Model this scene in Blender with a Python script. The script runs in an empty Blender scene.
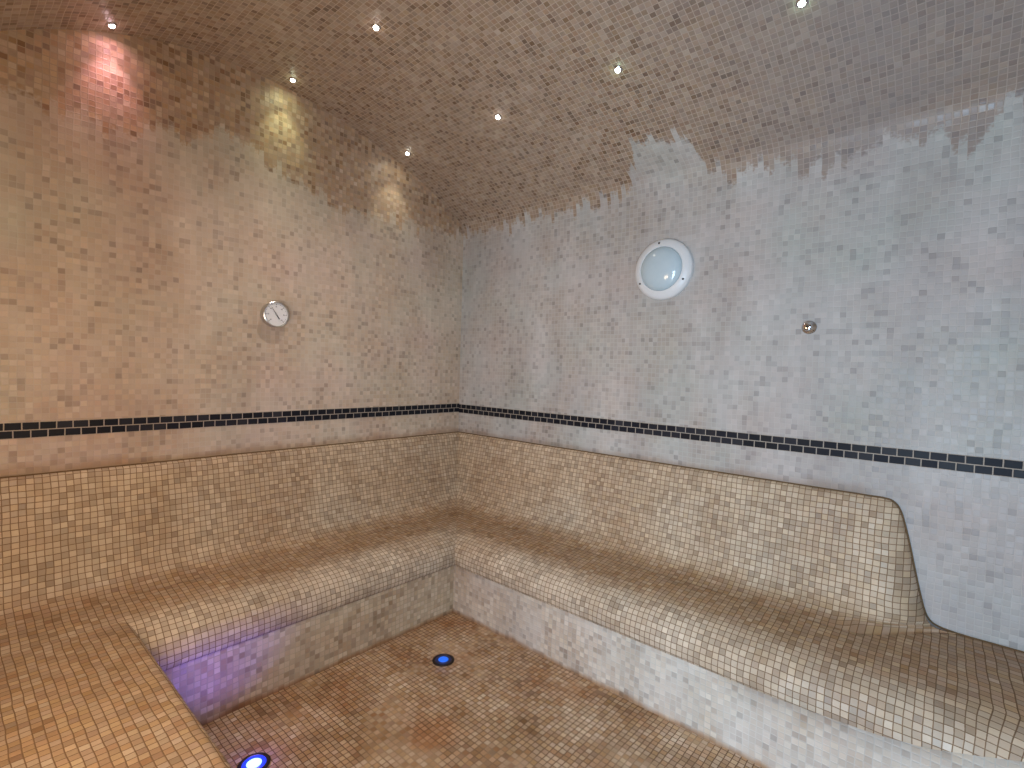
import bpy, bmesh, math, random
from mathutils import Vector, Matrix
random.seed(7)
S = bpy.context.scene
COL = S.collection
PI = math.pi
PITCH = 0.0245                      # mosaic pitch in metres
LX, LY = 3.95, 2.9                  # room along the vault, room across it
BAND0, BAND1 = 1.154, 1.220         # dark tile border

# ------------------------------------------------------------------ objects
def link(o, parent=None):
    COL.objects.link(o)
    if parent is not None:
        o.parent = parent
    return o

def tag(o, label=None, cat=None, group=None, kind=None):
    if label: o['label'] = label
    if cat: o['category'] = cat
    if group: o['group'] = group
    if kind: o['kind'] = kind
    return o

def empty(name, loc=(0, 0, 0), rot=None):
    o = bpy.data.objects.new(name, None)
    o.empty_display_size = 0.05
    o.location = loc
    if rot is not None: o.rotation_euler = rot
    return link(o)

def mesh_obj(name, verts, faces, mat, parent=None, uvs=None, smooth=True):
    me = bpy.data.meshes.new(name)
    me.from_pydata([tuple(v) for v in verts], [], faces)
    if uvs is not None:
        lay = me.uv_layers.new(name='UVMap')
        for lp in me.loops:
            lay.data[lp.index].uv = uvs[lp.vertex_index]
    for p in me.polygons: p.use_smooth = smooth
    me.materials.append(mat)
    me.update()
    return link(bpy.data.objects.new(name, me), parent)

def grid(rows, cols, P, UV):
    """P(i,j) -> point, UV(i,j) -> uv; quads wound i then j"""
    v = []; uv = []; f = []
    for i in range(rows):
        for j in range(cols):
            v.append(P(i, j)); uv.append(UV(i, j))
    for i in range(rows - 1):
        for j in range(cols - 1):
            a = i * cols + j
            f.append((a, a + 1, a + cols + 1, a + cols))
    return v, uv, f

def lathe(profile, n=48, cap0=False, cap1=False):
    """profile [(r,h)] about +Z"""
    v = []; f = []
    idx = []
    for r, h in profile:
        if r < 1e-6:
            v.append((0, 0, h)); idx.append([len(v) - 1] * n)
        else:
            row = []
            for k in range(n):
                a = 2 * PI * k / n
                v.append((r * math.cos(a), r * math.sin(a), h)); row.append(len(v) - 1)
            idx.append(row)
    for a, b in zip(idx[:-1], idx[1:]):
        for k in range(n):
            q = [a[k], a[(k + 1) % n], b[(k + 1) % n], b[k]]
            q2 = []
            for x in q:
                if x not in q2: q2.append(x)
            if len(q2) > 2: f.append(tuple(q2))
    if cap0 and profile[0][0] > 1e-6: f.append(tuple(reversed(idx[0])))
    if cap1 and profile[-1][0] > 1e-6: f.append(tuple(idx[-1]))
    return v, f

def lathe_obj(name, profile, mat, parent, n=48, cap0=False, cap1=False, smooth=True):
    v, f = lathe(profile, n, cap0, cap1)
    o = mesh_obj(name, v, f, mat, parent, None, smooth)
    if smooth:
        try: o.data.set_sharp_from_angle(angle=math.radians(38))
        except Exception: pass
    return o

def box_mesh(x0, x1, y0, y1, z0, z1):
    v = [(x0, y0, z0), (x1, y0, z0), (x1, y1, z0), (x0, y1, z0), (x0, y0, z1), (x1, y0, z1), (x1, y1, z1), (x0, y1, z1)]
    f = [(0, 3, 2, 1), (4, 5, 6, 7), (0, 1, 5, 4), (1, 2, 6, 5), (2, 3, 7, 6), (3, 0, 4, 7)]
    return v, f

def join(parts):
    V = []; F = []
    for v, f in parts:
        o = len(V); V += list(v); F += [tuple(i + o for i in q) for q in f]
    return V, F

def tube(points, r, n=8):
    V = []; F = []
    for i, p in enumerate(points):
        a = Vector(points[max(i - 1, 0)]); b = Vector(points[min(i + 1, len(points) - 1)])
        t = (b - a).normalized()
        u = t.cross(Vector((0.3, 0.9, 0.31))).normalized(); w = t.cross(u)
        for k in range(n):
            q = 2 * PI * k / n
            V.append(Vector(p) + r * (math.cos(q) * u + math.sin(q) * w))
    for i in range(len(points) - 1):
        for k in range(n):
            F.append((i * n + k, i * n + (k + 1) % n, (i + 1) * n + (k + 1) % n, (i + 1) * n + k))
    return V, F

def smooth_curve(pts, sub=8):
    """Catmull-Rom through the points (2-D tuples)"""
    out = []
    for i in range(len(pts) - 1):
        p0 = pts[max(i - 1, 0)]; p1 = pts[i]; p2 = pts[i + 1]; p3 = pts[min(i + 2, len(pts) - 1)]
        for k in range(sub):
            t = k / sub
            out.append(tuple(0.5 * ((2 * b) + (c - a) * t + (2 * a - 5 * b + 4 * c - d) * t * t + (3 * b - a - 3 * c + d) * t ** 3)
                             for a, b, c, d in zip(p0, p1, p2, p3)))
    out.append(tuple(pts[-1]))
    return out

def interp(x, xs, ys):
    if x <= xs[0]: return ys[0]
    for i in range(len(xs) - 1):
        if x <= xs[i + 1]:
            return ys[i] + (ys[i + 1] - ys[i]) * (x - xs[i]) / max(xs[i + 1] - xs[i], 1e-9)
    return ys[-1]

# ------------------------------------------------------------------ materials
def lin(c):
    return tuple((x / 255 / 12.92) if x / 255 <= 0.04045 else ((x / 255 + 0.055) / 1.055) ** 2.4 for x in c)

class NB:
    def __init__(s, mat):
        s.t = mat.node_tree; s.n = s.t.nodes; s.l = s.t.links
    def put(s, sock, v):
        if hasattr(v, 'is_output'): s.l.new(v, sock)
        elif isinstance(v, tuple) and len(v) == 3 and sock.type == 'RGBA': sock.default_value = (*v, 1)
        else: sock.default_value = v
    def math(s, op, a, b=0.0, c=0.0, clamp=False):
        n = s.n.new('ShaderNodeMath'); n.operation = op; n.use_clamp = clamp
        for k, v in enumerate((a, b, c)): s.put(n.inputs[k], v)
        return n.outputs[0]
    def vmath(s, op, a, b=None):
        n = s.n.new('ShaderNodeVectorMath'); n.operation = op
        s.put(n.inputs[0], a)
        if b is not None: s.put(n.inputs[3 if op == 'SCALE' else 1], b)
        return n.outputs[0]
    def sep(s, v):
        n = s.n.new('ShaderNodeSeparateXYZ'); s.put(n.inputs[0], v); return n.outputs
    def comb(s, x, y, z=0.0):
        n = s.n.new('ShaderNodeCombineXYZ')
        for k, v in enumerate((x, y, z)): s.put(n.inputs[k], v)
        return n.outputs[0]
    def noise(s, v, scale, detail=2.0, rough=0.5, color=False):
        n = s.n.new('ShaderNodeTexNoise'); s.put(n.inputs['Vector'], v)
        n.inputs['Scale'].default_value = scale; n.inputs['Detail'].default_value = detail
        n.inputs['Roughness'].default_value = rough
        return n.outputs['Color' if color else 'Fac']
    def white(s, v):
        n = s.n.new('ShaderNodeTexWhiteNoise'); n.noise_dimensions = '3D'
        s.put(n.inputs['Vector'], v); return n.outputs['Value'], n.outputs['Color']
    def smooth(s, v, lo, hi, a=0.0, b=1.0):
        n = s.n.new('ShaderNodeMapRange'); n.interpolation_type = 'SMOOTHSTEP'
        for k, x in zip(('Value', 'From Min', 'From Max', 'To Min', 'To Max'), (v, lo, hi, a, b)): s.put(n.inputs[k], x)
        return n.outputs['Result']
    def ramp(s, v, stops, mode='LINEAR'):
        n = s.n.new('ShaderNodeValToRGB'); n.color_ramp.interpolation = mode
        e = n.color_ramp.elements
        while len(e) < len(stops): e.new(0.5)
        for k, (p, c) in enumerate(stops):
            e[k].position = p; e[k].color = (*c, 1) if isinstance(c, tuple) else (c, c, c, 1)
        s.put(n.inputs[0], v); return n.outputs[0]
    def mix(s, f, a, b, blend='MIX'):
        n = s.n.new('ShaderNodeMix'); n.data_type = 'RGBA'; n.blend_type = blend
        s.put(n.inputs['Factor'], f); s.put(n.inputs['A'], a); s.put(n.inputs['B'], b)
        return n.outputs['Result']

def new_mat(name):
    m = bpy.data.materials.new(name); m.use_nodes = True
    b = m.node_tree.nodes['Principled BSDF']
    return m, NB(m), b

def simple(name, color, rough=0.4, metal=0.0, emit=None, strength=0.0, coat=0.0, trans=0.0, ior=1.45):
    m, k, b = new_mat(name)
    v = k.noise(k.n.new('ShaderNodeTexCoord').outputs['Object'], 60, 2)
    k.put(b.inputs['Base Color'], k.mix(k.math('MULTIPLY', v, 0.25), color, tuple(c * 0.75 for c in color)))
    b.inputs['Roughness'].default_value = rough; b.inputs['Metallic'].default_value = metal
    b.inputs['Coat Weight'].default_value = coat; b.inputs['Transmission Weight'].default_value = trans
    b.inputs['IOR'].default_value = ior
    if emit:
        b.inputs['Emission Color'].default_value = (*emit, 1); b.inputs['Emission Strength'].default_value = strength
    return m

def mosaic(name, stops, grout, grout_dark=1.0, film=None, film_amt=0.0, boundary=None, v_off=0.0,
           pitch=(PITCH, PITCH), brick=False, gw=(0.035, 0.085), rough=(0.32, 0.5), tilt=0.35, bump=0.6,
           stain=None, wobble=0.10, cluster=0.45, seed=0.0, clump=None, rust=None, hue=0.07, film_v=None, keep_joint=0.0, spec=0.45, grey_mix=None, per_lo=0.74, rust_x=99.0):
    """small square stone tiles laid in the UV plane (UV in metres)"""
    m, k, b = new_mat(name)
    uv = k.n.new('ShaderNodeUVMap'); uv.uv_map = 'UVMap'
    P = uv.outputs[0]
    # hand-laid wobble of the joints
    w = k.vmath('SUBTRACT', k.noise(P, 9, 1, color=True), (0.5, 0.5, 0.5))
    x, y, _ = k.sep(P)
    wx, wy, _ = k.sep(w)
    tx = k.math('ADD', k.math('DIVIDE', x, pitch[0]), k.math('MULTIPLY', wx, wobble * 4))
    ty = k.math('ADD', k.math('DIVIDE', k.math('SUBTRACT', y, v_off), pitch[1]), k.math('MULTIPLY', wy, wobble * 4))
    iy = k.math('FLOOR', ty)
    if brick:
        tx = k.math('ADD', tx, k.math('MULTIPLY', k.math('MODULO', k.math('ADD', iy, 100.0), 2.0), 0.5))
    ix = k.math('FLOOR', tx)
    fx = k.math('FRACT', tx); fy = k.math('FRACT', ty)
    cell = k.comb(ix, iy, seed)
    rnd, rc = k.white(cell)
    r1, r2, r3 = k.sep(rc)
    ax, ay = pitch[0] / min(pitch), pitch[1] / min(pitch)
    ex = k.math('MULTIPLY', k.math('MINIMUM', fx, k.math('SUBTRACT', 1.0, fx)), ax)
    ey = k.math('MULTIPLY', k.math('MINIMUM', fy, k.math('SUBTRACT', 1.0, fy)), ay)
    edge = k.math('MINIMUM', ex, ey)
    chip = k.math('MULTIPLY', k.math('SUBTRACT', k.noise(P, 160, 2), 0.5), 0.05)
    tile = k.smooth(k.math('ADD', edge, chip), gw[0], gw[1])
    # per-tile colour, in loose drifts as the sheets were mixed
    low = k.noise(k.comb(ix, iy, seed + 3.0), 0.13, 2)
    val = k.math('ADD', k.math('MULTIPLY', rnd, 1 - cluster), k.math('MULTIPLY', k.smooth(low, 0.3, 0.7), cluster))
    col = k.ramp(val, stops)
    vein = k.noise(k.vmath('ADD', P, k.vmath('SCALE', rc, 3.0)), 90, 3)
    hs = k.n.new('ShaderNodeHueSaturation')
    k.put(hs.inputs['Hue'], k.math('ADD', 0.5, k.math('MULTIPLY', k.math('SUBTRACT', r2, 0.5), hue * 0.2)))
    k.put(hs.inputs['Saturation'], k.math('ADD', 0.82, k.math('MULTIPLY', r3, 0.3)))
    k.put(hs.inputs['Value'], k.math('ADD', 0.9, k.math('MULTIPLY', vein, 0.2)))
    k.put(hs.inputs['Color'], col)
    col = hs.outputs[0]
    grc = k.mix(k.noise(P, 14, 3), tuple(c * 0.75 for c in grout), tuple(min(c * 1.25, 1) for c in grout))
    if clump:                                    # joints filled up in places
        fillm = k.smooth(k.noise(k.vmath('ADD', P, (seed, 5.0, 0)), clump[1], 3), clump[2], clump[3], 0.0, clump[4])
        grc = k.mix(fillm, grc, clump[0])
    if stain:
        for (sc, scale, lo, hi, amt) in stain:
            sm = k.smooth(k.noise(k.vmath('ADD', P, (scale, seed, 0)), scale, 3, 0.6), lo, hi, 0.0, amt)
            col = k.mix(sm, col, sc, 'MULTIPLY'); grc = k.mix(sm, grc, sc, 'MULTIPLY')
    c = k.mix(tile, grc, col)
    if grey_mix:                                    # grey mixed into the tile colour, stronger with x: (x from, x to, colour, amount)
        gm = k.math('MULTIPLY', k.smooth(x, grey_mix[0], grey_mix[1], 0.0, grey_mix[3]), k.smooth(k.noise(P, 2.2, 4, 0.6), 0.25, 0.6, 0.5, 1.0))
        c = k.mix(gm, c, grey_mix[2])
    fm = None
    if film:
        cloud = k.noise(k.comb(k.math('MULTIPLY', x, 1.6), y, seed), 2.3, 4, 0.6)
        tint = k.noise(k.vmath('ADD', P, (9.3, 4.1, 0)), 1.7, 3, 0.55)
        fcol = k.ramp(tint, [(0.32, film[0]), (0.5, film[1]), (0.68, film[2])])
        per = k.sep(k.ramp(r1, [(0.0, per_lo), (0.07 if per_lo > 0.7 else 0.25, 0.5 + per_lo * 0.5), (0.2 if per_lo > 0.7 else 0.6, 0.8 + per_lo * 0.2), (0.85, 1.0), (1.0, 1.06)]))[0]
        fcol = k.mix(1.0, fcol, k.comb(per, per, per), 'MULTIPLY')
        fm = k.smooth(cloud, 0.28, 0.72, film_amt - 0.24, film_amt + 0.18)
        # run-down streaks, dirtier and cleaner
        run = k.noise(k.comb(k.math('MULTIPLY', x, 3.2), k.math('MULTIPLY', y, 0.5), seed + 4.0), 1.0, 3, 0.6)
        rv_ = k.smooth(run, 0.28, 0.72, 0.84, 1.08)
        fcol = k.mix(1.0, fcol, k.comb(rv_, rv_, rv_), 'MULTIPLY')
        if film_v:                               # scale only on the part beyond this v (the front edge)
            fm = k.math('MULTIPLY', fm, k.smooth(k.math('ADD', y, k.math('MULTIPLY', k.math('SUBTRACT', k.noise(P, 8, 3), 0.5), 0.06)), film_v[0], film_v[1]))
        if boundary:
            L, base, span, pts = boundary
            e = k.ramp(k.math('DIVIDE', x, L), [(a / L, (z - base) / span) for a, z in pts])
            e = k.math('ADD', base, k.math('MULTIPLY', e, span))
            n1 = k.noise(k.comb(k.math('MULTIPLY', ix, 0.33), 0.0, seed), 1.0, 3, 0.7)
            cw, _ = k.white(k.comb(ix, 0.0, seed + 9))
            e = k.math('ADD', e, k.math('MULTIPLY', k.math('SUBTRACT', n1, 0.5), 0.34))
            e = k.math('ADD', e, k.math('MULTIPLY', k.math('SUBTRACT', cw, 0.5), 0.07))
            e = k.math('ADD', e, k.math('MULTIPLY', k.math('SUBTRACT', k.noise(P, 70, 2), 0.5), 0.10))
            below = k.smooth(k.math('SUBTRACT', e, y), -0.012, 0.03)
            fm = k.math('MULTIPLY', fm, below)
        # scale sits thickest in the joints
        fm2 = k.math('ADD', fm, k.math('MULTIPLY', k.math('SUBTRACT', 1.0, tile), k.math('MULTIPLY', fm, 0.3)), clamp=True)
        if keep_joint:                           # joints kept open by scrubbing
            fm2 = k.math('MULTIPLY', fm2, k.math('SUBTRACT', 1.0, k.math('MULTIPLY', k.math('SUBTRACT', 1.0, tile), keep_joint)))
        c = k.mix(fm2, c, fcol)
    if rust:                                     # rust-brown deposit above a joint: (v, height, colour, amount)
        rv, rh, rcol, ramt = rust
        d = k.math('ABSOLUTE', k.math('SUBTRACT', y, rv))
        d = k.math('ADD', d, k.math('MULTIPLY', k.math('SUBTRACT', k.noise(P, 6, 3), 0.5), rh * 1.6))
        rm = k.smooth(d, 0.0, rh, ramt, 0.0)
        if rust_x < 90: rm = k.math('MULTIPLY', rm, k.smooth(x, rust_x - 0.1, rust_x + 0.05, 1.0, 0.0))
        c = k.mix(rm, c, rcol, 'MULTIPLY')
    k.put(b.inputs['Base Color'], c)
    ro = k.math('ADD', rough[0], k.math('MULTIPLY', r3, rough[1] - rough[0]))
    ro = k.math('ADD', k.math('MULTIPLY', ro, tile), k.math('MULTIPLY', k.math('SUBTRACT', 1.0, tile), 0.75))
    if fm is not None:
        ro = k.math('ADD', ro, k.math('MULTIPLY', fm, 0.22), clamp=True)
    k.put(b.inputs['Roughness'], ro)
    b.inputs['Specular IOR Level'].default_value = spec
    # relief: rounded arrises, each tile set at its own slight tilt
    h = k.math('MULTIPLY', k.smooth(edge, 0.01, 0.16), 0.0009)
    tl = k.math('ADD', k.math('MULTIPLY', k.math('SUBTRACT', fx, 0.5), k.math('SUBTRACT', r1, 0.5)),
                k.math('MULTIPLY', k.math('SUBTRACT', fy, 0.5), k.math('SUBTRACT', r2, 0.5)))
    h = k.math('ADD', h, k.math('MULTIPLY', k.math('MULTIPLY', tl, tile), tilt * 0.006))
    h = k.math('ADD', h, k.math('MULTIPLY', k.noise(P, 110, 2), 0.0003))
    bp = k.n.new('ShaderNodeBump'); bp.inputs['Strength'].default_value = bump; bp.inputs['Distance'].default_value = 1.0
    k.put(bp.inputs['Height'], h)
    k.l.new(bp.outputs[0], b.inputs['Normal'])
    return m

CREAM = [(0.0, (0.22, 0.125, 0.062)), (0.16, (0.33, 0.205, 0.115)), (0.36, (0.45, 0.30, 0.18)), (0.6, (0.55, 0.40, 0.26)), (0.85, (0.64, 0.50, 0.35)), (1.0, (0.72, 0.60, 0.46))]
BROWN = [(0.0, (0.12, 0.060, 0.028)), (0.2, (0.21, 0.115, 0.060)), (0.45, (0.29, 0.17, 0.095)), (0.75, (0.36, 0.225, 0.13)), (1.0, (0.45, 0.31, 0.20))]
WALLT = [(0.0, (0.155, 0.098, 0.062)), (0.10, (0.205, 0.135, 0.088)), (0.26, (0.285, 0.200, 0.136)), (0.65, (0.335, 0.243, 0.168)), (0.9, (0.385, 0.290, 0.208)), (1.0, (0.44, 0.348, 0.26))]
SEATT = [(0.0, (0.21, 0.125, 0.07)), (0.2, (0.30, 0.19, 0.11)), (0.5, (0.36, 0.24, 0.145)), (0.8, (0.41, 0.285, 0.18)), (1.0, (0.50, 0.37, 0.25))]
FLOORT = [(0.0, (0.22, 0.12, 0.06)), (0.2, (0.36, 0.22, 0.12)), (0.5, (0.46, 0.31, 0.19)), (0.8, (0.55, 0.40, 0.27)), (1.0, (0.66, 0.53, 0.40))]
FILM = ((0.57, 0.455, 0.39), (0.58, 0.50, 0.41), (0.55, 0.525, 0.425))

stain_left = [(0.0, 2.50), (0.23, 2.47), (0.58, 2.48), (0.8, 2.46), (1.02, 2.45), (1.27, 2.53), (1.48, 2.60), (1.6, 2.70), (1.86, 2.56), (1.98, 2.58), (2.11, 2.50), (2.25, 2.54), (2.47, 2.56), (2.9, 2.55)]
stain_right = [(0.0, 2.51), (0.57, 2.495), (0.9, 2.50), (1.13, 2.51), (1.34, 2.55), (1.46, 2.62), (1.52, 2.83), (1.78, 2.80), (1.84, 2.56), (2.0, 2.49), (2.16, 2.54), (2.3, 2.44), (2.46, 2.46), (2.56, 2.52), (2.65, 2.47), (2.76, 2.50), (2.82, 2.40), (2.93, 2.53), (3.1, 2.56), (3.95, 2.56)]

RUST = (0.50, 0.27, 0.10)
WALLL = [(p, tuple(q * m for q, m in zip(c, (1.36, 1.27, 1.17)))) for p, c in WALLT]
M_left = mosaic('wall mosaic with lime scale', WALLL, (0.40, 0.30, 0.21), film=FILM, film_amt=0.62, cluster=0.15, boundary=(3.0, 2.2, 0.8, stain_left), v_off=BAND0, seed=1.0, tilt=0.30, rust=(1.0, 0.06, RUST, 0.5))
FILMR = ((0.50, 0.445, 0.42), (0.50, 0.485, 0.465), (0.465, 0.49, 0.455))
M_right = mosaic('vault mosaic with lime scale', WALLT, (0.47, 0.38, 0.30), film=FILMR, film_amt=0.74, cluster=0.15, boundary=(4.0, 2.2, 0.8, stain_right), v_off=BAND0, seed=2.0, tilt=0.45, rust=(1.0, 0.05, RUST, 0.45), rust_x=2.62, grey_mix=(1.5, 2.7, (0.27, 0.265, 0.275), 0.6))
M_plain = mosaic('plain wall mosaic', WALLT, (0.42, 0.32, 0.24), film=FILM, film_amt=0.62, v_off=BAND0, seed=3.0)
SEATKW = dict(gw=(0.035, 0.08), tilt=0.24, bump=0.65, cluster=0.25, keep_joint=0.92, per_lo=0.6)
CREAMF = ((0.63, 0.47, 0.315), (0.66, 0.53, 0.38), (0.62, 0.54, 0.42))
NOSEF = ((0.63, 0.51, 0.38), (0.67, 0.57, 0.45), (0.64, 0.59, 0.49))
M_back = mosaic('backrest mosaic', SEATT, (0.17, 0.095, 0.045), seed=4.0, film=CREAMF, film_amt=0.58, film_v=(0.585, 0.44), **SEATKW)
M_seat = mosaic('seat mosaic', SEATT, (0.15, 0.085, 0.04), seed=5.0, film=NOSEF, film_amt=0.62, film_v=(0.98, 1.12), **SEATKW)
M_seatn = mosaic('near seat mosaic', SEATT, (0.15, 0.085, 0.04), seed=5.0, **SEATKW)
RISK = dict(tilt=0.25, rust=(0.0, 0.035, RUST, 0.8), cluster=0.25)
M_riser = mosaic('riser mosaic', CREAM, (0.36, 0.29, 0.22), seed=6.0, film=((0.56, 0.49, 0.44), (0.61, 0.57, 0.52), (0.57, 0.56, 0.51)), film_amt=0.64, per_lo=0.82, **RISK)
M_riserl = mosaic('warm riser mosaic', CREAM, (0.33, 0.25, 0.16), seed=6.5, film=((0.54, 0.46, 0.36), (0.56, 0.50, 0.38), (0.53, 0.51, 0.39)), film_amt=0.45, **RISK)
M_floor = mosaic('floor mosaic', FLOORT, (0.15, 0.085, 0.045), seed=7.0, rough=(0.42, 0.6), gw=(0.05, 0.10), tilt=0.25, cluster=0.4, bump=0.6,
                 stain=[((0.72, 0.42, 0.20), 1.7, 0.50, 0.68, 0.7), ((0.62, 0.55, 0.42), 2.3, 0.52, 0.66, 0.5)],
                 clump=((0.40, 0.29, 0.19), 3.2, 0.52, 0.62, 0.75))
M_band = mosaic('dark border tile', [(0.0, (0.006, 0.007, 0.011)), (0.6, (0.011, 0.012, 0.018)), (1.0, (0.030, 0.030, 0.037))], (0.36, 0.31, 0.26),
                pitch=(0.053, 0.033), brick=True, gw=(0.045, 0.075), v_off=BAND0, seed=8.0, wobble=0.02, rough=(0.45, 0.6), tilt=0.15, cluster=0.3, hue=0.0, spec=0.18)

M_white = simple('white enamelled metal', (0.72, 0.73, 0.73), 0.35)
M_glass = simple('frosted lamp glass', (0.50, 0.61, 0.66), 0.5, coat=1.0)
M_screw = simple('dark screw head', (0.03, 0.03, 0.03), 0.4, 0.6)
M_chrome = simple('chrome', (0.72, 0.73, 0.74), 0.10, 1.0)
M_steel = simple('brushed steel', (0.60, 0.59, 0.57), 0.28, 1.0)
M_dial = simple('dial face', (0.74, 0.75, 0.76), 0.5)
M_ink = simple('dial ink', (0.05, 0.05, 0.055), 0.5)
M_hole = simple('dark opening', (0.01, 0.01, 0.01), 0.6)
M_seal = simple('brown joint sealant', (0.13, 0.075, 0.03), 0.7)
M_fring = simple('dark anodised ring', (0.03, 0.022, 0.02), 0.35, 0.5)
M_wood = simple('dark door frame', (0.20, 0.18, 0.16), 0.4)

# ------------------------------------------------------------------ the vaulted room
vp = [(0.0, 2.40), (-0.003, 2.47), (-0.022, 2.548), (-0.065, 2.592), (-0.141, 2.634), (-0.332, 2.738), (-0.591, 2.840), (-0.964, 2.948), (-1.278, 3.003), (-1.547, 3.017),
      (-1.781, 3.002), (-1.985, 2.962), (-2.166, 2.904), (-2.328, 2.833), (-2.473, 2.752), (-2.70, 2.61), (-2.86, 2.48), (-2.9, 2.36)]
VC = smooth_curve(vp, 8)
arc = [0.0]
for a, b_ in zip(VC[:-1], VC[1:]): arc.append(arc[-1] + math.hypot(b_[0] - a[0], b_[1] - a[1]))
def vault_z(y):
    return interp(-y, [-p[0] for p in VC], [p[1] for p in VC])
def vault_normal(y):
    e = 0.02; dz = (vault_z(y + e) - vault_z(y - e)) / (2 * e)
    return Vector((0, dz, -1)).normalized()          # pointing down into the room

def structure(name, v, uv, f, mat, smooth=True):
    return tag(mesh_obj(name, v, f, mat, None, uv, smooth), kind='structure')

n = len(VC)
v, uv, f = grid(n, 41, lambda i, j: (LX * j / 40, VC[i][0], VC[i][1]), lambda i, j: (LX * j / 40, 2.40 + arc[i]))
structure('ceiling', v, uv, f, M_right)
zs = [0.0, 0.4, 0.8, 1.2, 1.6, 2.0, 2.40]
v, uv, f = grid(7, 11, lambda i, j: (LX * j / 10, 0.0, zs[i]), lambda i, j: (LX * j / 10, zs[i]))
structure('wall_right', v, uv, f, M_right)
def end_wall(name, X, mat):
    ys = [p[0] for p in VC]
    v, uv, f = grid(7, len(ys), lambda i, j: (X, ys[j], VC[j][1] * i / 6), lambda i, j: (-ys[j], VC[j][1] * i / 6))
    structure(name, v, uv, f, mat, False)
end_wall('wall_left', 0.0, M_left)
end_wall('wall_end', LX, M_plain)
# near wall with the doorway the photograph was taken from
DX0, DX1, DH = 2.45, 3.35, 2.05
V = []; UV = []; F = []
for (x0, x1, z0, z1) in ((0, DX0, 0, 2.36), (DX1, LX, 0, 2.36), (DX0, DX1, DH, 2.36)):
    o = len(V)
    for q in ((x0, z0), (x1, z0), (x1, z1), (x0, z1)):
        V.append((q[0], -LY, q[1])); UV.append(q)
    F.append((o, o + 1, o + 2, o + 3))
structure('wall_near', V, UV, F, M_plain, False)
pv, pf = join([box_mesh(DX0 - 0.02, DX0 + 0.04, -LY - 0.08, -LY + 0.015, 0, DH + 0.04), box_mesh(DX1 - 0.04, DX1 + 0.02, -LY - 0.08, -LY + 0.015, 0, DH + 0.04),
               box_mesh(DX0 + 0.04, DX1 - 0.04, -LY - 0.08, -LY + 0.015, DH - 0.02, DH + 0.04)])
tag(mesh_obj('door_1', pv, pf, M_wood, None, None, False), kind='structure')
v, uv, f = grid(2, 2, lambda i, j: (LX * j, -LY * (1 - i), 0.0), lambda i, j: (LX * j, -LY * (1 - i)))
structure('floor', v, uv, f, M_floor, False)

def band(name, along, L):
    pts = []
    t = 0.0025
    if along == 'x':
        v, f = box_mesh(0, L, -t, 0.0, BAND0, BAND1); uvs = [(p[0], p[2]) for p in v]
    else:
        v, f = box_mesh(0, t, -L, 0, BAND0, BAND1); uvs = [(-p[1], p[2]) for p in v]
    return tag(mesh_obj(name, v, f, M_band, None, uvs, False), kind='structure')
band('trim_1', 'y', LY)
band('trim_2', 'x', LX).location.z = -0.005

# ------------------------------------------------------------------ the tiled bench
KB = 0.42                                       # inside this distance from the wall the seat stretches, outside it the nose shifts
OFFL = 0.041                                    # the left bench is a little deeper than the right one
GAP = 0.0015
NEARY = -2.140                                  # front of the near bench
def dmap(side, d):
    o = OFFL if side == 'left' else 0.0
    return d * (KB + o) / KB if d <= KB else d + o
back_pts = [(GAP, 1.0), (0.013, 0.998), (0.024, 0.988), (0.031, 0.970), (0.040, 0.93), (0.062, 0.83), (0.084, 0.73), (0.104, 0.64), (0.120, 0.585), (0.148, 0.540), (0.19, 0.513), (0.25, 0.4955)]
seat_pts = [(GAP, 0.5125), (0.12, 0.504), (0.25, 0.4945), (0.34, 0.484), (0.42, 0.470), (0.475, 0.453), (0.52, 0.430), (0.551, 0.400), (0.568, 0.365), (0.574, 0.335), (0.573, 0.310), (0.566, 0.294), (0.557, 0.288)]
riser_pts = [(0.557, 0.288), (0.557, 0.19), (0.557, 0.09), (0.557, 0.0)]
BP = smooth_curve(back_pts, 6); SP = smooth_curve(seat_pts, 5); RP = riser_pts
def arcs(p):
    a = [0.0]
    for q, r in zip(p[:-1], p[1:]): a.append(a[-1] + math.hypot(q[0] - r[0], q[1] - r[1]))
    return a
BA, SA = arcs(BP), arcs(SP)
SV = 0.6                                        # v of the seat tiles at the wall
def seat_z(d): return interp(d, [p[0] for p in seat_pts[:6]], [p[1] for p in seat_pts[:6]])
IK = min(range(len(SP)), key=lambda i: abs(SP[i][0] - KB))       # profile point where the flat seat ends

bench = empty('tiled_bench')
tag(bench, 'built-in beige mosaic bench running along both walls, rounded front edge and sloping backrests', 'bench')

def left_part(name, prof, vs, mat):
    m = len(prof); cols = 70
    def ends(i):
        d = prof[i][0]
        if name == 'backrest' or (name == 'seat' and i <= IK): return d, LY - GAP
        return d, -NEARY + 0.012
    def P(i, j):
        a, b_ = ends(i); return (dmap('left', prof[i][0]), -(a + (b_ - a) * j / (cols - 1)), prof[i][1])
    def UVf(i, j):
        a, b_ = ends(i); return (a + (b_ - a) * j / (cols - 1), vs[i])
    v, uv, f = grid(m, cols, P, UVf)
    return mesh_obj(name, v, f, mat, bench, uv)
seatv = [SV + a for a in arcs([(dmap('left', p[0]), p[1]) for p in SP])]
left_part('seat', SP, seatv, M_seat)
left_part('riser', RP, [p[1] for p in RP], M_riserl)
bl = left_part('backrest', BP, BA, M_back)

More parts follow.
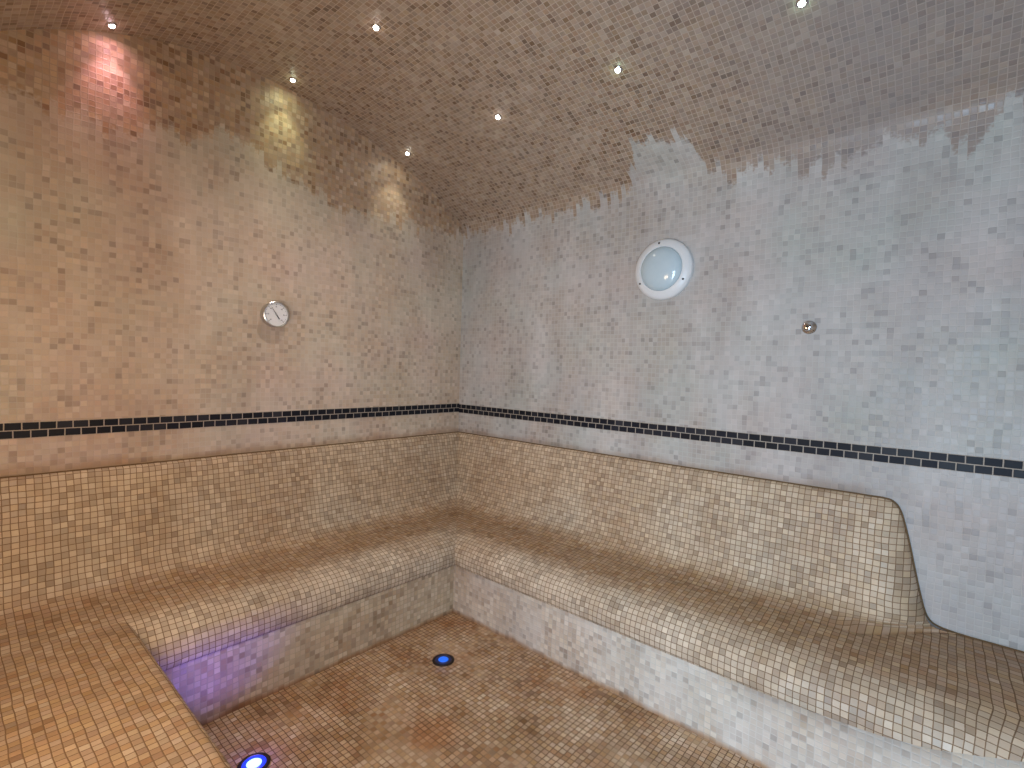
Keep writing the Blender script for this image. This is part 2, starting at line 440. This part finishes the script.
# near bench: a plain seat with a tight edge that carries on from the left seat
XN0, XN1, ZN = dmap('left', SP[IK][0]), 2.30, SP[IK][1]
npro = [(-LY + GAP, ZN), (-2.60, ZN), (-2.30, ZN), (NEARY - 0.030, ZN)] + [(NEARY - 0.030 + 0.030 * math.sin(PI / 2 * k / 6), ZN - 0.030 + 0.030 * math.cos(PI / 2 * k / 6)) for k in range(1, 7)] + [(NEARY, 0.40)]
na = arcs(npro)
v, uv, f = grid(len(npro), 30, lambda i, j: (XN0 + (XN1 - XN0) * j / 29, npro[i][0], npro[i][1]),
                lambda i, j: (LY - na[i], seatv[IK] + (XN1 - XN0) * j / 29))
mesh_obj('seat', v, f, M_seatn, bench, uv)
nr = [(NEARY, 0.40), (NEARY, 0.2), (NEARY, 0.0)]
v, uv, f = grid(3, 20, lambda i, j: (XN0 + (XN1 - XN0) * j / 19, nr[i][0], nr[i][1]), lambda i, j: (XN0 + (XN1 - XN0) * j / 19, nr[i][1]))
o = len(v)
for q in npro + nr[1:] + [(-LY + GAP, 0.0)]:
    v.append((XN1, q[0], q[1])); uv.append((q[0], q[1]))
f.append(tuple(range(o, len(v))))
mesh_obj('riser', v, f, M_riser, bench, uv)

# right bench: straight, then it turns in a wide curve into a bench along the end wall, its nose dying into the riser
lip = [(x, -0.557) for x in (0.598, 0.9, 1.3, 1.7, 2.0, 2.3, 2.6, 2.8)] + [(2.90, -0.559), (2.98, -0.566), (3.05, -0.583), (3.13, -0.622), (3.20, -0.68), (3.26, -0.77), (3.29, -0.88), (3.30, -1.0), (3.30, -1.2), (3.30, -1.4), (3.30, -1.6)]
LP = smooth_curve(lip, 8)
la = [0.598]
for a, b_ in zip(LP[:-1], LP[1:]): la.append(la[-1] + math.hypot(b_[0] - a[0], b_[1] - a[1]))
frames = []
for i, p in enumerate(LP):
    a = LP[max(i - 1, 0)]; b_ = LP[min(i + 1, len(LP) - 1)]
    t = Vector((b_[0] - a[0], b_[1] - a[1])).normalized()
    nrm = Vector((t.y, -t.x))
    B = Vector(p) - nrm * (0.557 - KB)
    # the wall point each row of seat tiles starts from
    if B.x < 2.85: W = Vector((B.x, -GAP))
    else:
        q = (la[i] - la[64]) / (la[-1] - la[64]) if i > 64 else 0.0
        run = 2.85 + (LX - 2.85 + 1.6) * max(min(q, 1), 0) ** 2.2 + (B.x - 2.85) * (1 - q) * 0.9
        W = Vector((run, -GAP)) if run < LX - GAP else Vector((LX - GAP, -GAP - (run - LX + GAP)))
    frames.append((B, nrm, la[i], W))
lipx = [2.2, 2.472, 2.70, 2.84, 2.955, 3.05, 3.3, 3.5]; lipz = [0.288, 0.300, 0.316, 0.340, 0.376, 0.410, 0.425, 0.425]
front = [i for i in range(len(SP)) if i > IK]
def cut_arc(z):                                  # arc length of the nose where it has come down to z
    for i in front:
        if SP[i][1] <= z: return SA[i - 1] + (SA[i] - SA[i - 1]) * (SP[i - 1][1] - z) / max(SP[i - 1][1] - SP[i][1], 1e-6)
    return SA[-1]
def at_arc(a):
    return interp(a, SA, [p[0] for p in SP]), interp(a, SA, [p[1] for p in SP])
def right_place(d, z, j):
    B, nr_, s, W = frames[j]
    if d <= KB:
        q = W + (B - W) * ((d - GAP) / (KB - GAP)); x, y = q.x, q.y
    else:
        q = B + nr_ * (d - KB); x, y = q.x, q.y
    if s < 1.7:
        t = (s - 0.598) / (1.7 - 0.598); x0 = dmap('left', d); x = x0 + (1.7 - x0) * t; 
    return x, y, z
def right_u(d, j):
    s = frames[j][2]
    return right_place(d, 0, j)[0] if s < 1.7 else s
V = []; UV = []; V2 = []; UV2 = []
cols = len(frames)
NR = 26
for i in range(len(SP)):
    for j in range(cols):
        s = frames[j][2]
        A = SA[i]
        if i > IK and s > 2.2:
            ca = cut_arc(interp(s, lipx, lipz)) if s > 2.2 else SA[-1]
            ca = min(ca, SA[-1]); w = min(max((s - 2.2) / 0.25, 0), 1)
            ca = SA[-1] + (ca - SA[-1]) * w
            A = SA[IK] + (SA[i] - SA[IK]) * (ca - SA[IK]) / (SA[-1] - SA[IK])
        d, z = at_arc(A)
        V.append(right_place(d, z, j)); UV.append((right_u(d, j), SV + A))
        if i == len(SP) - 1:
            V2.append([(d, z)])
v2 = []; uv2 = []
for i in range(5):
    for j in range(cols):
        d, z = V2[j][0]
        dr = min(0.557, d - 0.007) if frames[j][2] > 2.2 else 0.557
        dd, zz = [(d, z), (dr, z - 0.003), (dr, z * 0.66), (dr, z * 0.33), (dr, 0.0)][i]
        v2.append(right_place(dd, zz, j)); uv2.append((right_u(dd, j), zz))
def gf(r, c): return [(i * c + j, i * c + j + 1, (i + 1) * c + j + 1, (i + 1) * c + j) for i in range(r - 1) for j in range(c - 1)]
fr = gf(5, cols)
o = len(v2)                                      # closed end of the end-wall stretch
for i in range(len(SP)):
    v2.append(V[i * cols + cols - 1]); uv2.append((SP[i][0], SP[i][1]))
v2.append(v2[5 * cols - 1]); uv2.append((0.55, 0)); v2.append((LX - GAP, v2[-1][1], 0)); uv2.append((0, 0))
fr.append(tuple(range(o, len(v2))))
mesh_obj('seat', V, gf(len(SP), cols), M_seat, bench, UV)
mesh_obj('riser', v2, fr, M_riser, bench, uv2)

# right backrest: ends in a leaning rounded edge that flares out into the seat
edge_pts = [(2.600, 1.0), (2.640, 1.0), (2.668, 0.994), (2.688, 0.975), (2.702, 0.945), (2.715, 0.90), (2.734, 0.82), (2.754, 0.725), (2.774, 0.635), (2.793, 0.565), (2.812, 0.534), (2.84, 0.521), (2.89, 0.5145), (2.96, 0.513)]
EC = smooth_curve(edge_pts, 6)
def zb(x): return interp(x, [p[0] for p in EC], [p[1] for p in EC])
def dist_edge(x, z):
    best = 9
    for a, b_ in zip(EC[:-1], EC[1:]):
        dx, dz = b_[0] - a[0], b_[1] - a[1]; L = dx * dx + dz * dz
        t = min(max(((x - a[0]) * dx + (z - a[1]) * dz) / L, 0), 1) if L > 0 else 0
        best = min(best, math.hypot(a[0] + t * dx - x, (a[1] + t * dz - z)))
    return best
def sm(t):
    t = min(max(t, 0.0), 1.0); return t * t * (3 - 2 * t)
X1 = 2.50
xs = [X1 * k / 60 for k in range(61)] + [X1 + 0.46 * k / 80 for k in range(1, 81)]
bz = [p[1] for p in BP]; bd = [p[0] for p in BP]
def d0(z): return interp(-z, [-q for q in bz], bd)
V = []; UV = []; rows = len(BP)
for i in range(rows):
    for x in xs:
        if x <= X1:
            d, z = BP[i]; x0 = d * (1.0 + OFFL / KB)
            xx = x0 + (X1 - x0) * x / X1
            V.append((xx, -d, z)); UV.append((xx, BA[i]))
        else:
            top = zb(x); lo = BP[-1][1]; z = lo + (BP[i][1] - lo) * (top - lo) / (1.0 - lo)
            gs = math.sqrt(max(1 - (1 - min(dist_edge(x, z) / 0.13, 1.0)) ** 2.2, 0))
            w = sm((x - X1) / 0.12)
            up = (1 - w) + w * gs
            flare = 1 - sm((x - 2.56) / 0.38)
            kz = sm((z - 0.505) / 0.09)
            d = max(d0(z) * (up * kz + flare * (1 - kz)), GAP)
            zz = max(z, seat_z(d) + 0.001)
            vz = interp(-z, [-q for q in bz], BA); near = sm((zz - seat_z(d)) / 0.035)
            V.append((x, -d, zz)); UV.append((x, vz + (BA[-1] - vz) * (1 - near) * w))
br = mesh_obj('backrest', V, gf(rows, len(xs)), M_back, bench, UV)
tv, tf = tube([(0.0058, -y, 1.001) for y in [0.006 + 2.88 * k / 60 for k in range(61)]], 0.0035)
mesh_obj('joint_sealant', tv, tf, M_seal, bl)
line = [(0.006 + 2.594 * k / 50, -0.0058, 1.001) for k in range(51)] + [(p[0] + 0.002, -0.0058, p[1] + 0.001) for p in EC[1:]] + [(2.96 + 0.6 * k / 6, -0.0058, 0.5135) for k in range(1, 7)]
tv, tf = tube(line, 0.0035)
mesh_obj('joint_sealant', tv, tf, M_seal, br)

# ------------------------------------------------------------------ wall lamp
WALLR = (PI / 2, 0, 0)                            # local +Z points out of the right wall (-Y)
lamp = empty('bulkhead_lamp', (1.620, 0.0, 2.062), WALLR)
tag(lamp, 'round white bulkhead lamp with frosted glass dome mounted high on the right wall', 'wall lamp')
lathe_obj('rim', [(0.160, 0.0), (0.164, 0.004), (0.164, 0.022), (0.161, 0.028), (0.150, 0.036), (0.128, 0.046), (0.121, 0.047), (0.118, 0.043), (0.118, 0.03)], M_white, lamp, 72)
prof = [(0.1185, 0.038)]
for k in range(1, 15):
    a = PI / 2 * k / 14
    prof.append((0.1185 * math.cos(a), 0.038 + 0.045 * math.sin(a)))
lathe_obj('glass_dome', prof[:-1] + [(0.0, 0.083)], M_glass, lamp, 72)
for deg in (97, -28, 210):
    a = math.radians(deg)
    o = lathe_obj('screw', [(0.0055, 0.0), (0.0055, 0.003), (0.004, 0.0045), (0.0, 0.0045)], M_screw, lamp, 16)
    o.location = (0.141 * math.cos(a), 0.141 * math.sin(a), 0.0395)

# ------------------------------------------------------------------ thermometer on the left wall
R_left = Matrix(((0, 0, 1), (1, 0, 0), (0, 1, 0))).to_euler()   # local X = +Y, local Y = +Z, local Z = +X (into the room)
th = empty('thermometer', (0.0, -1.412, 1.755), R_left)
tag(th, 'round dial thermometer with steel case and grey face on the left wall', 'thermometer')
lathe_obj('case', [(0.066, 0.0), (0.067, 0.003), (0.067, 0.044), (0.0705, 0.047), (0.0705, 0.054), (0.067, 0.056), (0.064, 0.053), (0.063, 0.046)], M_steel, th, 64)
dial = lathe_obj('dial', [(0.0, 0.046), (0.0635, 0.046)], M_dial, th, 64)
tk = []
for k in range(61):
    a = math.radians(225 - 270 * k / 60)
    L0, w = ((0.050, 0.0011) if k % 10 == 0 else (0.0535, 0.0007) if k % 5 == 0 else (0.0555, 0.0004))
    c_, s_ = math.cos(a), math.sin(a)
    q = [(L0, -w), (0.058, -w), (0.058, w), (L0, w)]
    vv = [(r * c_ - t * s_, r * s_ + t * c_, h) for h in (0.0461, 0.0466) for r, t in q]
    tk.append((vv, [(4, 5, 6, 7), (0, 1, 5, 4), (1, 2, 6, 5), (2, 3, 7, 6), (3, 0, 4, 7)]))
    if k % 10 == 0:                              # the figures are too small in the photo to read: plain dark marks
        for dx in (-0.0035, 0.0012):
            q = [(0.042 * c_ + dx, 0.042 * s_ - 0.003), (0.042 * c_ + dx + 0.0022, 0.042 * s_ - 0.003), (0.042 * c_ + dx + 0.0022, 0.042 * s_ + 0.003), (0.042 * c_ + dx, 0.042 * s_ + 0.003)]
            tk.append(([(a_, b_, h) for h in (0.0461, 0.0466) for a_, b_ in q], [(4, 5, 6, 7), (0, 1, 5, 4), (1, 2, 6, 5), (2, 3, 7, 6), (3, 0, 4, 7)]))
mesh_obj('scale_ticks', *join(tk), M_ink, dial, None, False)
a = math.radians(124); c_, s_ = math.cos(a), math.sin(a)
pts = [(-0.030, -0.003), (-0.030, 0.003), (-0.010, 0.0022), (0.044, 0.0006), (0.047, 0.0), (0.044, -0.0006), (-0.010, -0.0022)]
vv = [(r * c_ - t * s_, r * s_ + t * c_, h) for h in (0.0478, 0.0486) for r, t in pts]
k_ = len(pts)
ff = [tuple(range(k_, 2 * k_)), tuple(reversed(range(k_)))] + [(i, (i + 1) % k_, (i + 1) % k_ + k_, i + k_) for i in range(k_)]
mesh_obj('pointer', vv, ff, M_ink, th, None, False)
lathe_obj('pointer_hub', [(0.0045, 0.0462), (0.0045, 0.0495), (0.003, 0.0505), (0.0, 0.0505)], M_steel, th, 20)

# ------------------------------------------------------------------ chrome nozzle on the right wall
nz = empty('steam_nozzle', (2.333, 0.0, 1.727), WALLR)
tag(nz, 'small round chrome nozzle on the right wall, right of and below the white lamp', 'nozzle')
lathe_obj('flange', [(0.031, 0.0), (0.031, 0.004), (0.027, 0.009), (0.017, 0.012), (0.015, 0.014)], M_chrome, nz, 40)
lathe_obj('nozzle_head', [(0.014, 0.010), (0.0145, 0.022), (0.0185, 0.028), (0.0195, 0.036), (0.0165, 0.043), (0.010, 0.046), (0.006, 0.046), (0.0055, 0.042)], M_chrome, nz, 40)
lathe_obj('opening', [(0.0, 0.0425), (0.0056, 0.0425)], M_hole, nz, 20)

# ------------------------------------------------------------------ star lights in the vault
def emissive(name, col, s, base=0.8):
    return simple(name, (base, base, base), 0.4, emit=col, strength=s)
stars = [
    (0.085, -2.143, (1.0, 0.52, 0.64), 'first', 'pink-glowing ceiling star light close to the left wall, above the pink patch'),
    (0.112, -1.371, (0.86, 1.0, 0.60), 'wall', 'ceiling star light close to the left wall, above the yellow-green patch'),
    (0.150, -0.642, (0.97, 0.98, 0.82), 'wall', 'ceiling star light beside the corner, above the pale patch on the left wall'),
    (0.834, -1.334, (1.0, 0.84, 0.74), 'warm', 'white star light near the top of the vault amid pinkish glints'),
    (0.932, -0.633, (1.0, 0.90, 0.78), 'warm', 'white star light in the vault above the far corner, second from the left wall'),
    (1.654, -0.620, (0.62, 1.0, 0.70), 'mid', 'greenish star light in the vault above the round white wall lamp'),
    (2.378, -0.587, (0.50, 1.0, 0.60), 'mid', 'greenish star light at the top edge of the photo, rightmost in the vault'),
]
for x, y, colr, kind, label in stars:
    nrm = vault_normal(y); z = vault_z(y)
    q = Vector((0, 0, 1)).rotation_difference(nrm)
    root = empty('star_light', (x, y, z), q.to_euler())
    tag(root, label, 'ceiling light', 'star lights in the vault')
    lathe_obj('bezel', [(0.019, 0.0), (0.019, 0.003), (0.016, 0.006), (0.0125, 0.006), (0.0125, 0.0)], M_chrome, root, 28)
    pf_ = [(0.0125, 0.004)] + [(0.0125 * math.cos(PI / 2 * k / 6), 0.004 + 0.011 * math.sin(PI / 2 * k / 6)) for k in range(1, 6)] + [(0.0, 0.015)]
    white = tuple(0.75 + 0.25 * c for c in colr)
    lathe_obj('lens', pf_, emissive('star lens', white, 14.0), root, 20)
    # the beam: hangs just under the lens
    L = bpy.data.lights.new('star beam', 'SPOT'); L.color = colr; L.shadow_soft_size = 0.045 if kind == 'warm' else 0.012
    L.spot_size = math.radians({'mid': 70, 'warm': 130}.get(kind, 68)); L.spot_blend = 1.0
    L.energy = {'first': 6.5, 'wall': 5.0, 'mid': 4.0, 'warm': 46.0 if y < -1 else 6.0}[kind]
    lo = link(bpy.data.objects.new('star_beam', L), root)
    lo.matrix_world = Matrix.Identity(4)
    lo.matrix_parent_inverse = Matrix.Identity(4)
    lo.location = (0, 0, 0.020)
    aim = Vector((-0.24, 0, -1)) if kind in ('first', 'wall') else Vector((0, 0, -1))
    lo.rotation_euler = (q.inverted() @ Vector((0, 0, -1)).rotation_difference(aim.normalized())).to_euler()
    if kind in ('first', 'wall'):                # the stray part of the beam that grazes the top of the wall
        L2 = bpy.data.lights.new('star stray', 'SPOT'); L2.color = colr; L2.shadow_soft_size = 0.012
        L2.spot_size = math.radians(150); L2.spot_blend = 1.0; L2.energy = 1.1 if kind == 'first' else 0.8
        l2 = link(bpy.data.objects.new('star_stray', L2), root); l2.location = (0, 0, 0.020)
        l2.rotation_euler = (q.inverted() @ Vector((0, 0, -1)).rotation_difference(Vector((-0.5, 0, -1)).normalized())).to_euler()
    # crystal spill on the tiles around the lens
    G = bpy.data.lights.new('star spill', 'POINT'); G.color = colr; G.shadow_soft_size = 0.004; G.energy = 0.03
    go = link(bpy.data.objects.new('star_spill', G), root); go.location = (0, 0, 0.022)

# ------------------------------------------------------------------ blue lights in the floor
for x, y, core, s, rimc, rs, label in ((0.945, -0.935, (0.0, 0.16, 1.0), 1.0, (0.0, 0.02, 0.25), 0.15, 'dim blue recessed floor light in front of the bench corner'),
                                        (0.955, -1.866, (0.45, 0.85, 1.0), 2.2, (0.0, 0.04, 1.0), 1.3, 'bright blue-white recessed floor light beside the near bench edge')):
    root = empty('floor_light', (x, y, 0.0))
    tag(root, label, 'floor light', 'blue lights in the floor')
    lathe_obj('ring', [(0.056, 0.0), (0.056, 0.003), (0.050, 0.006), (0.043, 0.006), (0.041, 0.003)], M_fring, root, 40)
    lathe_obj('glow_rim', [(0.043, 0.0035), (0.036, 0.0055), (0.026, 0.005)], emissive('floor light rim', rimc, rs, 0.02), root, 40)
    lathe_obj('lens', [(0.0265, 0.004), (0.022, 0.0075), (0.013, 0.009), (0.0, 0.0095)], emissive('floor light lens', core, s, 0.03), root, 40)
    bright = s > 2
    P_ = bpy.data.lights.new('floor glow', 'POINT'); P_.color = (0.30, 0.22, 1.0) if bright else (0.05, 0.2, 1.0)
    P_.energy = 0.5 if bright else 0.03; P_.shadow_soft_size = 0.02
    po = link(bpy.data.objects.new('floor_glow', P_), root); po.location = (0, 0, 0.035)
    if bright:                                   # its beam leans towards the left bench
        Q = bpy.data.lights.new('floor beam', 'SPOT'); Q.color = (0.18, 0.13, 1.0); Q.energy = 7.5; Q.shadow_soft_size = 0.02
        Q.spot_size = math.radians(95); Q.spot_blend = 1.0
        qo = link(bpy.data.objects.new('floor_beam', Q), root); qo.location = (0, 0, 0.02)
        qo.rotation_euler = Vector((0, 0, -1)).rotation_difference(Vector((-0.36, 0.0, 0.36)).normalized()).to_euler()

# ------------------------------------------------------------------ light
def area(name, loc, target, sx, sy, col, e):
    L = bpy.data.lights.new(name, 'AREA'); L.shape = 'RECTANGLE'; L.size = sx; L.size_y = sy; L.color = col; L.energy = e
    o = link(bpy.data.objects.new(name, L)); o.location = loc
    o.rotation_euler = (Vector(target) - Vector(loc)).to_track_quat('-Z', 'Y').to_euler()
    return o
area('daylight_through_door', (3.12, -3.30, 1.0), (2.5, 0, 0.85), 0.7, 1.8, (0.54, 0.76, 1.0), 112)
L = bpy.data.lights.new('warm_fill', 'POINT'); L.color = (1.0, 0.77, 0.53); L.energy = 42; L.shadow_soft_size = 0.25  # unseen warm fill without a fixture, added to brighten the left side
o = link(bpy.data.objects.new('warm_fill', L)); o.location = (1.5, -2.66, 1.35)

w = bpy.data.worlds.new('World'); S.world = w; w.use_nodes = True
w.node_tree.nodes['Background'].inputs[0].default_value = (0.75, 0.85, 1.0, 1); w.node_tree.nodes['Background'].inputs[1].default_value = 0.15

# ------------------------------------------------------------------ camera
cam = bpy.data.cameras.new('Camera'); co = link(bpy.data.objects.new('Camera', cam))
cam.sensor_width = 36.0; cam.sensor_fit = 'HORIZONTAL'; cam.lens = 36.0 * 507.903 / 1024; cam.clip_start = 0.02
Mr = Matrix(((0.7493609, -0.04293214, 0.66076854), (0.6614928, 0.00369137, -0.74994243), (0.02975749, 0.99907117, 0.03116546)))
co.matrix_world = Matrix.Translation((2.86, -2.642, 1.5)) @ Mr.to_4x4()
S.camera = co
S.view_settings.view_transform = 'Standard'; S.view_settings.look = 'None'
S.view_settings.gamma = 1.0; S.view_settings.use_curve_mapping = False
S.view_settings.exposure = -0.12
S.cycles.max_bounces = 10; S.cycles.diffuse_bounces = 6; S.cycles.use_denoising = True
